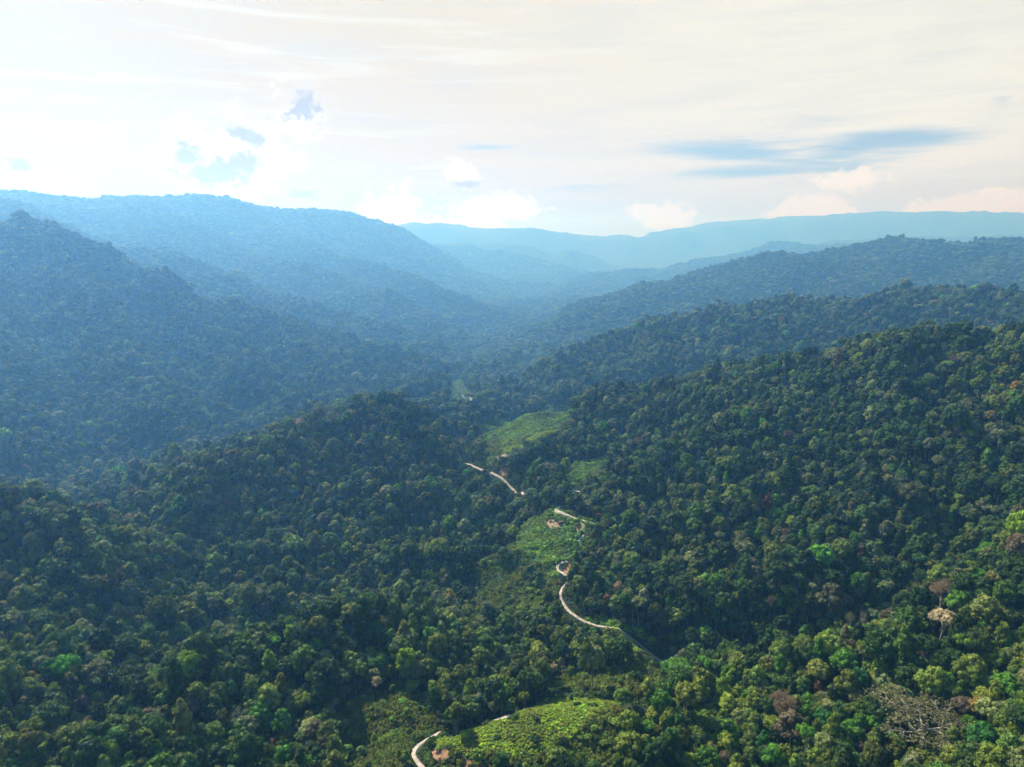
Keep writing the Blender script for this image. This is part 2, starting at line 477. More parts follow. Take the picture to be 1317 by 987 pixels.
def crown_mesh(name, clumps, r, leafsize=.5, per=70, rough=.2):
    """clumps: (x, y, z, rx, rz)"""
    V, T = [], []; base = 0
    for (x, y, z, rx, rz) in clumps:
        ph = r.uniform(0, 6.28, 9)
        nv = ICO_V
        dsp = 1 + rough * (np.sin(nv[:, 0] * 5 + ph[0]) * np.sin(nv[:, 1] * 5.5 + ph[1]) + .7 * np.sin(nv[:, 2] * 8 + ph[2]) * np.sin(nv[:, 0] * 9 + ph[3])
                           ) + r.normal(0, .07, len(nv))
        S = np.array([rx * r.uniform(.85, 1.15), rx * r.uniform(.85, 1.15), rz])
        v = nv * dsp[:, None] * S * .88 + [x, y, z]
        V.append(v); T.append(ICO_T + base); base += len(v)
        d = r.normal(0, 1, (per, 3)); d[:, 2] = np.abs(d[:, 2]) * 1.0 - .25; d /= np.linalg.norm(d, axis=1)[:, None]
        c = d * S * r.uniform(.86, 1.12, (per, 1)) + [x, y, z]
        v, t = leaves(c, d, leafsize, r)
        V.append(v); T.append(t + base); base += len(v)
    return mesh_from(name, np.concatenate(V), [np.concatenate(T)], [M_leaf])

def dome_clumps(r, R, H, z0, k, cs, flat=1.):
    """clumps spread over a lumpy dome of radius R and height H whose base is at z0"""
    out = []
    off = r.uniform(0, 6.28)
    for i in range(k):
        t = (i + .5) / k
        ph = off + i * 2.39996 + r.normal(0, .25)
        ct = 1 - t * 1.05                       # from the top down past the rim
        st = math.sqrt(max(0, 1 - ct * ct))
        rr = R * st * r.uniform(.72, 1.02)
        s = cs * r.uniform(.7, 1.3)
        out.append((rr * math.cos(ph), rr * math.sin(ph), z0 + H * max(ct, -.12) * flat * r.uniform(.85, 1.1), s, s * r.uniform(.7, .95)))
    out.append((0, 0, z0 + H * .35, R * .55, H * .45))
    return out

def trunk_mesh(name, r, h, rad, R, zc, limbs=6, material=None, bend=.6):
    segs = []; p = np.zeros(3); p[2] = -3.0; k = 5
    for i in range(k):
        q = np.array([r.normal(0, bend * .4), r.normal(0, bend * .4), -3 + (h + 3) * (i + 1) / k]); 
        segs.append((p, q, rad * (1 - .6 * i / k), rad * (1 - .6 * (i + 1) / k))); p = q
        if i >= 2:
            for _ in range(max(1, limbs // 3)):
                a = r.uniform(0, 6.28); e = np.array([math.cos(a) * R * .6, math.sin(a) * R * .6, zc + r.uniform(-1, 2)])
                mid = (p + e) / 2 + [0, 0, -.6]
                segs.append((p, mid, rad * .35, rad * .22)); segs.append((mid, e, rad * .22, rad * .08))
    V, Q = tubes(segs)
    return mesh_from(name, V, [Q], [material or M_bark], smooth=True)

# tree kinds: each is (crown mesh, trunk mesh, crown radius, height)
VAR = []
def add_var(label, R, H, z0, k, cs, seed, leaf=.5, per=60, rad=.42, bark=None):
    r = np.random.default_rng(seed)
    cm = crown_mesh('crown', dome_clumps(r, R, H, z0, k, cs), r, leaf, per)
    tm = trunk_mesh('trunk', r, z0 + H * .4, rad, R, z0, material=bark)
    VAR.append((label, cm, tm, R + cs * .6, z0 + H))
add_var('round',    4.9, 6.4, 12.7, 24, 1.70, 1)
add_var('round',    5.6, 5.0, 13.0, 30, 1.70, 2)
add_var('round',    4.3, 6.6, 12.0, 24, 1.60, 3)
add_var('round',    6.2, 5.6, 14.0, 32, 1.85, 4)
add_var('tall',     3.2, 8.6, 10.5, 24, 1.40, 5, rad=.34)
add_var('tall',     2.8, 9.8, 11.0, 24, 1.30, 6, rad=.32)
add_var('umbrella', 5.8, 2.6, 18.0, 20, 1.55, 7, rad=.36, bark=M_palebark)
add_var('rugged',   5.2, 7.4, 12.5, 17, 2.10, 8, bark=M_palebark)
add_var('rugged',   4.4, 4.6, 13.0, 13, 1.90, 9)

# shrub mesh for fields and young growth
def shrub_mesh(seed, R=1.5, H=1.5):
    r = np.random.default_rng(seed)
    cl = [(r.normal(0, R * .4), r.normal(0, R * .4), H * r.uniform(.3, .7), R * r.uniform(.4, .65), H * r.uniform(.35, .55)) for _ in range(5)]
    return crown_mesh('foliage', cl, r, .32, 40, .15)
SHR = [shrub_mesh(31), shrub_mesh(32, 1.3, 1.9), shrub_mesh(33, 1.8, 1.3)]

# bare and thinly leaved trees
def bare_mesh(seed, h, spread, levels=4, rad=.5, fork=.45, flat=.5, kids=4):
    r = np.random.default_rng(seed); segs = []; tips = []
    def grow(p, d, L, rd, lv):
        mid = p + d * L * .5 + r.normal(0, L * .05, 3)
        q = mid + (d + r.normal(0, .15, 3)) * L * .5
        segs.append((p, mid, rd, rd * .8)); segs.append((mid, q, rd * .8, rd * .6))
        if lv == 0: tips.append(q); return
        n = kids if lv > 1 else 3
        a0 = r.uniform(0, 6.28)
        for i in range(n):
            a = a0 + 6.28 * i / n + r.normal(0, .3)
            nd = d * (1 - fork) + np.array([math.cos(a), math.sin(a), flat * .4]) * (fork + .25)
            nd /= np.linalg.norm(nd)
            grow(q if i else mid * .3 + q * .7, nd, L * r.uniform(.55, .8), rd * .58, lv - 1)
    p0 = np.array([0, 0, -3.]); top = np.array([r.normal(0, .4), r.normal(0, .4), h * .5])
    segs.append((p0, top, rad * 1.3, rad))
    a0 = r.uniform(0, 6.28)
    for i in range(5):
        a = a0 + i * 1.257 + r.normal(0, .2)
        d = np.array([math.cos(a) * spread, math.sin(a) * spread, .75]); d /= np.linalg.norm(d)
        grow(top - [0, 0, r.uniform(0, h * .12)], d, h * .22, rad * .6, levels - 1)
    return segs, tips
def bare_tree_parts(seed, h, spread, material, tuft=0., tuftsize=.7, **kw):
    segs, tips = bare_mesh(seed, h, spread, **kw)
    V, Q = tubes(segs, 5)
    tm = mesh_from('branches', V, [Q], [material], smooth=True)
    cm = None
    if tuft > 0:
        r = np.random.default_rng(seed + 1); tips = np.array(tips)
        keep = tips[r.uniform(0, 1, len(tips)) < tuft]
        c = np.repeat(keep, 30, 0) + r.normal(0, tuftsize, (len(keep) * 30, 3))
        v, t = leaves(c, r.normal(0, 1, c.shape), .34, r)
        cm = mesh_from('crown', v, [t], [M_leaf])
    return cm, tm

# ---------------------------------------------------------------- terrain object
def build_terrain():
    X, Y, Z = GX, GY, GZ + ZC
    col = np.zeros((NA, NL, 3)); col[:] = (.030, .045, .020)
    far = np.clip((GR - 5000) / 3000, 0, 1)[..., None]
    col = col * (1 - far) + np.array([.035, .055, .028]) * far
    wob_x = X + 12 * (vnoise(X / 13, Y / 13, 71) - .5); wob_y = Y + 12 * (vnoise(X / 13, Y / 13, 72) - .5)
    for pg in young: col[inside(wob_x, wob_y, pg)] = (.055, .085, .022)
    for pg in crop_green: col[inside(wob_x, wob_y, pg)] = (.10, .16, .028)
    for pg in garden: col[inside(wob_x, wob_y, pg)] = (.07, .15, .03)
    for i, pg in enumerate(soil):
        col[inside(wob_x, wob_y, pg)] = (.36, .22, .12) if i < 7 else (.26, .20, .14)
    # full circle: coarse continuation round the back, and a fan under the camera
    ncb = 40
    ab = np.linspace(A1, 2 * math.pi + A0, ncb + 2)[1:-1]
    rows = NL
    t = np.linspace(0, 1, ncb + 2)[1:-1][:, None]
    Zb = (Z[-1][None] * (1 - t) + Z[0][None] * t); Zb = Zb + (np.clip(4 * t * (1 - t), 0, 1) * (-80 + ZC - 240 - Zb + 100)) * .8
    R1 = np.exp(fl)[None]
    Xb, Yb = R1 * np.sin(ab)[:, None], R1 * np.cos(ab)[:, None]
    sel = np.arange(0, NL, 1)
    V = np.concatenate([np.stack([X, Y, Z], -1).reshape(-1, 3), np.stack([Xb, Yb, Zb], -1).reshape(-1, 3)])
    colv = np.concatenate([col.reshape(-1, 3), np.tile(np.array([[.03, .045, .02]]), (ncb * NL, 1))])
    nc = NA + ncb
    i, j = np.meshgrid(np.arange(nc), np.arange(NL - 1), indexing='ij')
    i2 = (i + 1) % nc
    Q = np.stack([i * NL + j, i * NL + j + 1, i2 * NL + j + 1, i2 * NL + j], -1).reshape(-1, 4)
    cidx = len(V); V = np.concatenate([V, [[0, 0, 90.]]]); colv = np.concatenate([colv, [[.03, .045, .02]]])
    ii = np.arange(nc); Tt = np.stack([np.full(nc, cidx), ii * NL, ((ii + 1) % nc) * NL], -1)
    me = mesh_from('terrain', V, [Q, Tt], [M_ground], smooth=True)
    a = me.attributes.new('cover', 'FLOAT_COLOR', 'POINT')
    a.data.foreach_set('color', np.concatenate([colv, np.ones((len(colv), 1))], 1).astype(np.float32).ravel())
    o = bpy.data.objects.new('terrain', me); C.objects.link(o)
    o['kind'] = 'structure'; o['label'] = 'forested mountain valley ground rising to hills and far ranges'
    return o
build_terrain()

# ---------------------------------------------------------------- roads
for i, (p, w) in enumerate(road_paths):
    w = w * (.54 if i == 2 else .66)
    d = np.gradient(p, axis=0); d /= np.linalg.norm(d, axis=1)[:, None] + 1e-9
    nrm = np.stack([d[:, 1], -d[:, 0]], 1)
    offs = np.linspace(-1, 1, 7)
    ww = w * .5 * (1 + .25 * (vnoise(np.arange(len(p)) / 6., np.full(len(p), i * 3.), 9) - .5))
    zc = ground(p[:, 0], p[:, 1])
    V = []
    for o_ in offs:
        q = p + nrm * (ww * o_)[:, None]
        z = np.maximum(zc, ground(q[:, 0], q[:, 1])) * .7 + zc * .3 + .55 - .25 * abs(o_) ** 3
        V.append(np.column_stack([q, z]))
    skirt = [V[0] + [0, 0, -2.5], V[-1] + [0, 0, -2.5]]
    V = [skirt[0]] + V + [skirt[1]]
    V = np.stack(V, 1); m_, k_ = V.shape[:2]
    ii, jj = np.meshgrid(np.arange(m_ - 1), np.arange(k_ - 1), indexing='ij')
    Q = np.stack([ii * k_ + jj, ii * k_ + jj + 1, (ii + 1) * k_ + jj + 1, (ii + 1) * k_ + jj], -1).reshape(-1, 4)
    me = mesh_from('road', V.reshape(-1, 3), [Q[:, ::-1]], [M_road], smooth=True)
    o = bpy.data.objects.new('road', me); C.objects.link(o)
    o['kind'] = 'structure'; o['label'] = 'pale narrow mountain road winding through the forest'; o['group'] = 'stretches of the mountain road'

# ---------------------------------------------------------------- tree positions
def jitter_grid(s, rmin, rmax, amax, jit=.42):
    xm = rmax * math.sin(amax)
    xs = np.arange(-xm, xm, s); ys = np.arange(rmin * .6, rmax, s * .9)
    X, Y = np.meshgrid(xs, ys); X = X + (np.arange(len(ys)) % 2)[:, None] * s / 2
    X = X + rng.uniform(-jit, jit, X.shape) * s; Y = Y + rng.uniform(-jit, jit, Y.shape) * s
    r = np.hypot(X, Y); a = np.abs(np.arctan2(X, Y))
    k = (r > rmin) & (r < rmax) & (a < amax)
    return X[k], Y[k]

# horizon line for leaving out what no nearby viewpoint sees
TT = (GZ + 14) / GR
RUN = np.maximum.accumulate(TT, axis=1)
def visible(x, y, z, top):
    r = np.hypot(x, y); a = np.arctan2(x, y)
    rr = np.maximum(r - 30 - r * .015, 172)
    h = bil(RUN, a, np.log(rr), NA, NL)
    return (z - ZC + top) / r > h - .012

parts_xy = []
AM = math.radians(42)
x1, y1 = jitter_grid(5.5, 235, 1300, AM)
x2, y2 = jitter_grid(7.2, 1300, 3000, AM)
x3, y3 = jitter_grid(9.8, 3000, 6200, AM)
x4, y4 = jitter_grid(17., 6200, 10500, AM)
X = np.concatenate([x1, x2, x3, x4]); Y = np.concatenate([y1, y2, y3, y4])
band = np.concatenate([np.zeros(len(x1)), np.ones(len(x2)), np.full(len(x3), 2), np.full(len(x4), 3)]).astype(int)
Z = ground(X, Y)
k = visible(X, Y, Z, 26)
X, Y, Z, band = X[k], Y[k], Z[k], band[k]

wx = X + 12 * (vnoise(X / 13, Y / 13, 71) - .5); wy = Y + 12 * (vnoise(X / 13, Y / 13, 72) - .5)
in_open = np.zeros(len(X), bool)
for pg in crop_green + garden + soil: in_open |= inside(wx, wy, pg)
in_young = np.zeros(len(X), bool)
for pg in young: in_young |= inside(wx, wy, pg)
keep = ~(in_open | in_young) | (rng.uniform(0, 1, len(X)) < np.where(in_open, .08, .16))
X, Y, Z, band, in_young, in_open = [q[keep] for q in (X, Y, Z, band, in_young, in_open)]

R_ = np.hypot(X, Y)
# forest character
big = vnoise(X / 190, Y / 190, 81); med = vnoise(X / 45, Y / 45, 82)
SC = rng.lognormal(0, .27, len(X)) * (.86 + .3 * med) * np.choose(band, (.73, .93, 1.25, 2.0))
SC = np.clip(SC, .4, 4)
SZ = SC * rng.uniform(.85, 1.25, len(X)) * np.choose(band, (1.12, 1., .66, .5))
SC[in_young] *= .6; SZ[in_young] *= .42
SC[in_open] *= .5; SZ[in_open] *= .45
VI = rng.choice(9, len(X), p=[.17, .15, .15, .11, .12, .08, .05, .10, .07])
emer = (rng.uniform(0, 1, len(X)) < .035) & ~in_young & (band == 0)
SZ[emer] *= 1.22; SC[emer] *= 1.2

KN = ['dark', 'deep', 'olive', 'grey', 'fresh', 'lime', 'brown', 'tan', 'rust', 'yellow']
KC = np.array([(.028, .066, .014), (.052, .110, .020), (.115, .165, .028), (.135, .170, .068), (.080, .205, .018), (.17, .29, .018),
               (.105, .085, .045), (.22, .17, .10), (.125, .06, .03), (.28, .215, .05)])
pr = np.array([.31, .29, .20, .15, .028, .006, .014, .002, .0012, .0012]); pr /= pr.sum()
KI = rng.choice(10, len(X), p=pr)
sw = (big > .6) & (rng.uniform(0, 1, len(X)) < .3); KI[sw] = 2
sw = (big < .33) & (rng.uniform(0, 1, len(X)) < .35); KI[sw] = 0
near_right = np.clip((620 - R_) / 160, 0, 1) * np.clip((X + 60) / 120, .25, 1)
sw = (rng.uniform(0, 1, len(X)) < .45 * near_right) & (KI < 4); KI[sw] = 2
sw = (rng.uniform(0, 1, len(X)) < .07 * near_right) & (KI < 4); KI[sw] = 4
sel_w = (rng.uniform(0, 1, len(X)) < near_right * .8) & (KI < 4)
sw = in_young & (rng.uniform(0, 1, len(X)) < .85); KI[sw] = 2
COL = KC[KI] * rng.lognormal(0, .22, (len(X), 1)) * rng.lognormal(0, .07, (len(X), 3))
COL[in_young] *= np.array([1.05, 1.3, 1.0])
COL[sel_w] *= np.array([1.25, 1.2, .95])
RZ = rng.uniform(0, 6.28, len(X))

CR = np.array([v[3] for v in VAR]); HT = np.array([v[4] for v in VAR])
# keep the road and what lies just in front of it clear
tree_r = CR[VI] * SC
px, py_top = project(X, Y, Z + HT[VI] * SZ)
_, py_bot = project(X, Y, Z)
dist = np.sqrt(X ** 2 + Y ** 2 + (Z - ZC) ** 2)
half = tree_r * F / dist
drop = np.zeros(len(X), bool)
near = np.nonzero(R_ < 1800)[0]
hidden = [1, 7]                                             # stretches that are only glimpsed
start = 0
for si, (p, w) in enumerate(road_paths):
    sl = slice(start, start + len(p)); start += len(p)
    for j in range(sl.start, sl.stop):
        dx = X[near] - road_pts[j, 0]; dy = Y[near] - road_pts[j, 1]
        d2 = dx * dx + dy * dy
        m = d2 < (w * .5 + 1.2 + tree_r[near] * .7) ** 2
        front = (np.abs(px[near] - rpx[j]) < half[near] * .75 + 1) & (py_top[near] < rpy[j] + 0) & (py_bot[near] > rpy[j]) & (R_[near] < road_r[j]) & (d2 < 90 ** 2)
        if si == 7: front &= (j % 5 == 0)
        drop[near[m | front]] = True

# ---------------------------------------------------------------- single trees that stand out
leafcol = dict(zip(KN, KC))
def place_props(o, col):
    o['leaf_colour'] = [float(c) for c in col]
def make_tree(name, label, cat, loc, rz, sx, sz, cm, tm, col, group=None, deadparts=False):
    r = bpy.data.objects.new(name, None); r.empty_display_size = .5; C.objects.link(r)
    r.location = loc; r.rotation_euler = (0, 0, rz); r.scale = (sx, sx, sz)
    r['label'] = label; r['category'] = cat
    if group: r['group'] = group
    if cm:
        c = bpy.data.objects.new('crown', cm); C.objects.link(c); c.parent = r; place_props(c, col)
    t = bpy.data.objects.new('branches' if deadparts else 'trunk', tm); C.objects.link(t); t.parent = r
    return r

special = []   # (px, py of crown centre, width in photo px, kind, variant, label, name)
S = special.append
S((870,866,36,'fresh',1,'vivid green wide tree behind the right end of the cleared field','broadleaf_tree'))
S((1085,857,26,'fresh',0,'round bright green tree on the crest above two tan trees','broadleaf_tree'))
S((1106,873,20,'emerald',2,'rounded emerald tree just right of the bright green crest tree','broadleaf_tree'))
S((1060,921,22,'emerald',1,'emerald crown right of the pointed tan twiggy tree','broadleaf_tree'))
S((1094,943,22,'fresh',8,'fresh green crown directly above the lime tree lower right','broadleaf_tree'))
S((1088,957,18,'lime',8,'small brilliant lime tree below a fresh green crown','broadleaf_tree'))
S((1266,957,32,'emerald',7,'large emerald green tree right of the sprawling bare tree','broadleaf_tree'))
S((1165,897,20,'emerald',2,'green crown touching upper left of the sprawling bare tree','broadleaf_tree'))
S((1294,880,26,'fresh',3,'bright green tree nearest the right edge above the yellow tree','broadleaf_tree'))
S((1258,904,15,'yellow',0,'yellow leaved tree beside reddish crowns near the right edge','broadleaf_tree'))
S((1302,978,24,'olive_yellow',1,'yellowish olive tree in the bottom right corner','broadleaf_tree'))
S((942,870,14,'lime',4,'lime sprig topped tree next to a pinkish tan crown','broadleaf_tree'))
S((960,873,14,'tan',8,'pinkish tan crown on the crest of the lower right slope','broadleaf_tree'))
S((1003,862,15,'fresh',5,'narrow green tree rising on the crest left of centre right slope','broadleaf_tree'))
S((1018,940,34,'brown',7,'broad golden brown tree beneath the pointed tan tree','broadleaf_tree'))
S((932,975,20,'brown',0,'round brown crown low in the picture below the field knoll right','broadleaf_tree'))
S((912,968,22,'olive_yellow',0,'yellow green crown immediately left of the round brown crown','broadleaf_tree'))
S((950,955,12,'lime',4,'thin lime topped tree above the bottom edge near two brown crowns','broadleaf_tree'))
S((982,958,15,'emerald',5,'teal green crown left below the broad golden brown tree','broadleaf_tree'))
S((1211,808,30,'cream',6,'cream flowering spreading tree on the right hand slope','broadleaf_tree'))
S((1240,905,22,'pinkbrown',1,'dull pink brown crown right of the sprawling bare tree','broadleaf_tree'))
S((1053,882,10,'rust',0,'small rust red crown among the dark trees lower right','broadleaf_tree'))
S((942,806,13,'emerald',6,'small emerald topped tree on a tall bare trunk in the shaded slope foot','broadleaf_tree'))
S((1195,728,17,'olive_yellow',6,'flat topped pale green emergent above the shaded gully on the right','broadleaf_tree'))
S((1275,662,18,'grey',6,'tall flat topped grey green emergent near the right edge','broadleaf_tree'))
S((373,816,14,'lime',4,'tall bright lime tree on the left spur crest','broadleaf_tree'))
S((346,855,14,'lime',5,'slim lime green tree below the left spur crest','broadleaf_tree'))
S((426,871,11,'lime',0,'small vivid lime crown in the middle of the left spur','broadleaf_tree'))
S((395,937,13,'lime',0,'lime crown left of the pale young regrowth','broadleaf_tree'))
S((350,955,12,'rust',4,'rust red crown near the bottom of the left spur','broadleaf_tree'))
S((395,980,17,'fresh',0,'fresh green crown at the bottom edge left of the regrowth','broadleaf_tree'))
S((502,815,16,'fresh',3,'bright green double crown on top of the near left spur','broadleaf_tree'))
S((34,870,15,'yellow',6,'yellow tree near the left edge of the picture','broadleaf_tree'))
S((112,927,13,'tan',6,'orange tan crown in the lower left forest','broadleaf_tree'))
S((106,903,17,'pinkbrown',0,'mauve brown round tree in the lower left forest','broadleaf_tree'))
S((485,876,12,'cream',8,'pale straw crown above the road bend','broadleaf_tree'))
S((592,905,17,'emerald',7,'pale jade tree above the start of the cleared field','broadleaf_tree'))
S((708,858,18,'cream',1,'pale yellow green crown behind the cleared knoll','broadleaf_tree'))
S((701,607,21,'pinkbrown',6,'grey brown umbrella crowned tree on a bare trunk in the dark bowl','broadleaf_tree'))
EX = {'emerald': (.035, .135, .022), 'olive_yellow': (.15, .165, .03), 'cream': (.42, .36, .20), 'pinkbrown': (.13, .105, .075)}
for k_, v_ in EX.items(): leafcol[k_] = np.array(v_)
bares = [
 (1190,925,84,101,26,1.5,M_palebark,1.,'grey_leaf','great sprawling pale limbed tree with thin foliage in the lower right','bare_tree',dict(levels=4,rad=.55,flat=.5,kids=3)),
 (1008,911,24,102,26,.55,M_deadbark,1.,'tan','pointed tan twiggy tree with brittle leaves in the lower right forest','bare_tree',dict(levels=4,rad=.45,fork=.3,flat=1.2)),
 (1170,768,20,103,24,.9,M_deadbark,0.,'tan','white leafless dead tree in the shaded gully on the right','dead_tree',dict(levels=3,rad=.45)),
 (1179,757,16,104,28,.5,M_palebark,.8,'olive_yellow','pale trunked thin tree beside the white dead tree','bare_tree',dict(levels=3,rad=.4)),
 (1212,762,22,105,26,.6,M_deadbark,1.,'tan','straw coloured twiggy tree on the right spur above the gully','bare_tree',dict(levels=4,rad=.45,fork=.35,flat=1.)),
 (1110,800,8,106,34,.3,M_deadbark,.3,'brown','thin grey snag standing at the shaded slope foot','dead_tree',dict(levels=3,rad=.4)),
 (1092,798,9,107,34,.35,M_palebark,.9,'grey','thin grey green pole tree left of the snag at the slope foot','bare_tree',dict(levels=3,rad=.4)),
 (990,778,9,108,28,.3,M_deadbark,1.,'pinkbrown','narrow pinkish brown dying tree on the shaded slope','dead_tree',dict(levels=3,rad=.4,flat=1.5)),
 (301,920,20,109,28,.9,M_palebark,.5,'grey','pale forked tree showing bare limbs in the lower left forest','bare_tree',dict(levels=3,rad=.5)),
]
leafcol['grey_leaf'] = np.array((.12, .125, .05))
claimed = []
for (sx_, sy_, wpx, kind, vi, label, name) in special:
    v = VAR[vi]; hz = v[4] - 3.0
    x, y, z = hit(sx_, sy_, hz)
    d = math.sqrt(x * x + y * y + (z - ZC) ** 2)
    s = wpx / 2 * d / F / v[3]
    s = min(max(s, .45), 2.3)
    sz = max(.95, min(1.35, s))
    z = float(ground(x, y))
    make_tree(name, label, 'tree', (x, y, z), rng.uniform(0, 6.28), s, sz, v[1], v[2], leafcol[kind] * rng.uniform(.9, 1.1))
    claimed.append((x, y, s * v[3]))
for (sx_, sy_, wpx, seed, h, spread, bark, tuft, kind, label, name, kw) in bares:
    cm, tm = bare_tree_parts(seed, h, spread, bark, tuft, **kw)
    x, y, z = hit(sx_, sy_, h * .75); z = float(ground(x, y))
    d = math.sqrt(x * x + y * y + (z - ZC) ** 2)
    ext = np.percentile([abs(vv.co.x) for vv in tm.vertices] + [abs(vv.co.y) for vv in tm.vertices], 97)
    s = wpx / 2 * d / F / ext
    make_tree(name, label, 'tree', (x, y, z), 0., s, max(1.12, min(s, 1.25)), cm, tm, leafcol[kind], deadparts=True)
    claimed.append((x, y, wpx / 2 * d / F * .75))
for (x, y, rr) in claimed:
    m = (np.hypot(X - x, Y - y) < rr * .8 + 2.2)
    drop |= m
    # a clear line from the crown towards the viewer
    a = math.atan2(x, y)
    for tstep in (6, 12):
        m = np.hypot(X - (x - math.sin(a) * tstep), Y - (y - math.cos(a) * tstep)) < rr * .55 + 1
        SZ[m & ~drop] *= .82
for pg, back in [(q, 75) for q in crop_green + garden] + [(q, 60) for q in soil] + [(q, 60) for q in young[2:4]]:
    gx, gy = project(pg[:, 0], pg[:, 1], ground(pg[:, 0], pg[:, 1]))
    pc = np.stack([gx, gy], 1); rmax = np.hypot(pg[:, 0], pg[:, 1]).max()
    inp = np.zeros(len(X), bool)
    for fr in (.55, .8, .98):
        _, pm = project(X, Y, Z + HT[VI] * SZ * fr)
        inp |= inside(px, pm, pc)
    drop |= inp & ~in_young & (R_ < rmax) & (R_ > np.hypot(pg[:, 0], pg[:, 1]).min() - back)
opened = drop & (rng.uniform(0, 1, len(X)) < .9)
ox, oy = np.repeat(X[opened], 3), np.repeat(Y[opened], 3)
ox = ox + rng.uniform(-3.5, 3.5, len(ox)); oy = oy + rng.uniform(-3.5, 3.5, len(oy))
kk = ~drop
X, Y, Z, SC, SZ, VI, KI, COL, RZ, in_young, in_open, band, tree_r, dist, px, py_top, R_ = [q[kk] for q in
    (X, Y, Z, SC, SZ, VI, KI, COL, RZ, in_young, in_open, band, tree_r, dist, px, py_top, R_)]

# ---------------------------------------------------------------- individuals: the trees that show largest
pxc, pyc = project(X, Y, Z + HT[VI] * SZ * .85)
inframe = (pxc > 4) & (pxc < 1313) & (pyc < 980) & (pyc > 300)
size = np.where(inframe & ~in_young, CR[VI] * SC * F / dist, 0)
n_ind = 300 - len(special) - len(bares)
order = np.argsort(-size)[:n_ind]
ind = np.zeros(len(X), bool); ind[order] = True
DESC = {'dark': 'dark green', 'deep': 'deep green', 'olive': 'olive green', 'grey': 'dusty grey green', 'fresh': 'fresh green',
        'lime': 'lime green', 'brown': 'brown leaved', 'tan': 'tan leaved', 'rust': 'rusty red', 'yellow': 'yellow leaved'}
SHAPE = {'round': 'round crowned', 'tall': 'tall narrow', 'umbrella': 'flat topped', 'rugged': 'lumpy crowned'}
def place_words(u, v):
    if u < 260: return 'in the forest of the lower left corner'
    if u < 540: return 'on the near left spur'
    if u < 870: return 'around the cleared knoll at the bottom'
    if u < 1100: return 'on the near slope right of the cleared knoll'
    return 'on the slope in the lower right corner'
for i in order:
    v = VAR[VI[i]]
    w = place_words(pxc[i], pyc[i])
    lab = f"{SHAPE[v[0]]} {DESC[KN[KI[i]]]} tree {w}"
    grp = f"{SHAPE[v[0]]} {DESC[KN[KI[i]]]} trees {w}"
    make_tree('broadleaf_tree', lab, 'tree', (X[i], Y[i], Z[i]), RZ[i], SC[i], SZ[i], v[1], v[2], COL[i], group=grp)

# source trees for the forest mass are real trees standing in the wood
src = []
for vi, v in enumerate(VAR):
    x, y, z = hit(620 + vi * 9, 700 + vi * 6, 8)
    z = float(ground(x, y))
    r = make_tree('broadleaf_tree', f"{SHAPE[v[0]]} dark green tree among the valley woods beside the farmland", 'tree', (x, y, z), 0, 1, 1, v[1], v[2], KC[1],
                  group=f"{SHAPE[v[0]]} trees in the valley woods")
    src.append(r)

def scatter(name, label, pts, scale, rot, idx, cols, sources, kind='stuff'):
    """one object whose points carry copies of the given part meshes"""
    me = bpy.data.meshes.new(name); me.vertices.add(len(pts)); me.vertices.foreach_set('co', np.asarray(pts, np.float32).ravel())
    def attr(nm, ty, data, fld):
        a = me.attributes.new(nm, ty, 'POINT'); a.data.foreach_set(fld, np.asarray(data).ravel())
    attr('tree_scale', 'FLOAT_VECTOR', np.asarray(scale, np.float32), 'vector')
    attr('tree_rot', 'FLOAT_VECTOR', np.asarray(rot, np.float32), 'vector')
    attr('tree_kind', 'INT', np.asarray(idx, np.int32), 'value')
    attr('leaf_colour', 'FLOAT_VECTOR', np.asarray(cols, np.float32), 'vector')
    o = bpy.data.objects.new(name, me); C.objects.link(o)
    o['kind'] = kind; o['label'] = label
    ng = bpy.data.node_groups.new(name, 'GeometryNodeTree')
    ng.interface.new_socket('Geometry', in_out='INPUT', socket_type='NodeSocketGeometry')
    ng.interface.new_socket('Geometry', in_out='OUTPUT', socket_type='NodeSocketGeometry')
    no, li = ng.nodes, ng.links
    gi, go = no.new('NodeGroupInput'), no.new('NodeGroupOutput')
    def named(nm, ty):
        a = no.new('GeometryNodeInputNamedAttribute'); a.data_type = ty; a.inputs['Name'].default_value = nm
        return next(s for s in a.outputs if s.enabled and s.name == 'Attribute')
    s_sc, s_ro, s_id = named('tree_scale', 'FLOAT_VECTOR'), named('tree_rot', 'FLOAT_VECTOR'), named('tree_kind', 'INT')
    jn = no.new('GeometryNodeJoinGeometry')
    for kx, objs in enumerate(sources):
        js = no.new('GeometryNodeJoinGeometry')
        for ob in objs:
            oi = no.new('GeometryNodeObjectInfo'); oi.transform_space = 'ORIGINAL'; oi.inputs['Object'].default_value = ob
            li.new(oi.outputs['Geometry'], js.inputs[0])
        cmp_ = no.new('FunctionNodeCompare'); cmp_.data_type = 'INT'; cmp_.operation = 'EQUAL'
        ins = [s for s in cmp_.inputs if s.enabled]
        li.new(s_id, ins[0]); ins[1].default_value = kx
        ip = no.new('GeometryNodeInstanceOnPoints')
        li.new(gi.outputs[0], ip.inputs['Points']); li.new(cmp_.outputs[0], ip.inputs['Selection'])
        li.new(js.outputs[0], ip.inputs['Instance'])
        e2r = no.new('FunctionNodeEulerToRotation'); li.new(s_ro, e2r.inputs[0]); li.new(e2r.outputs[0], ip.inputs['Rotation'])
        li.new(s_sc, ip.inputs['Scale'])
        li.new(ip.outputs[0], jn.inputs[0])
    li.new(jn.outputs[0], go.inputs[0])
    md = o.modifiers.new('scatter', 'NODES'); md.node_group = ng
    return o

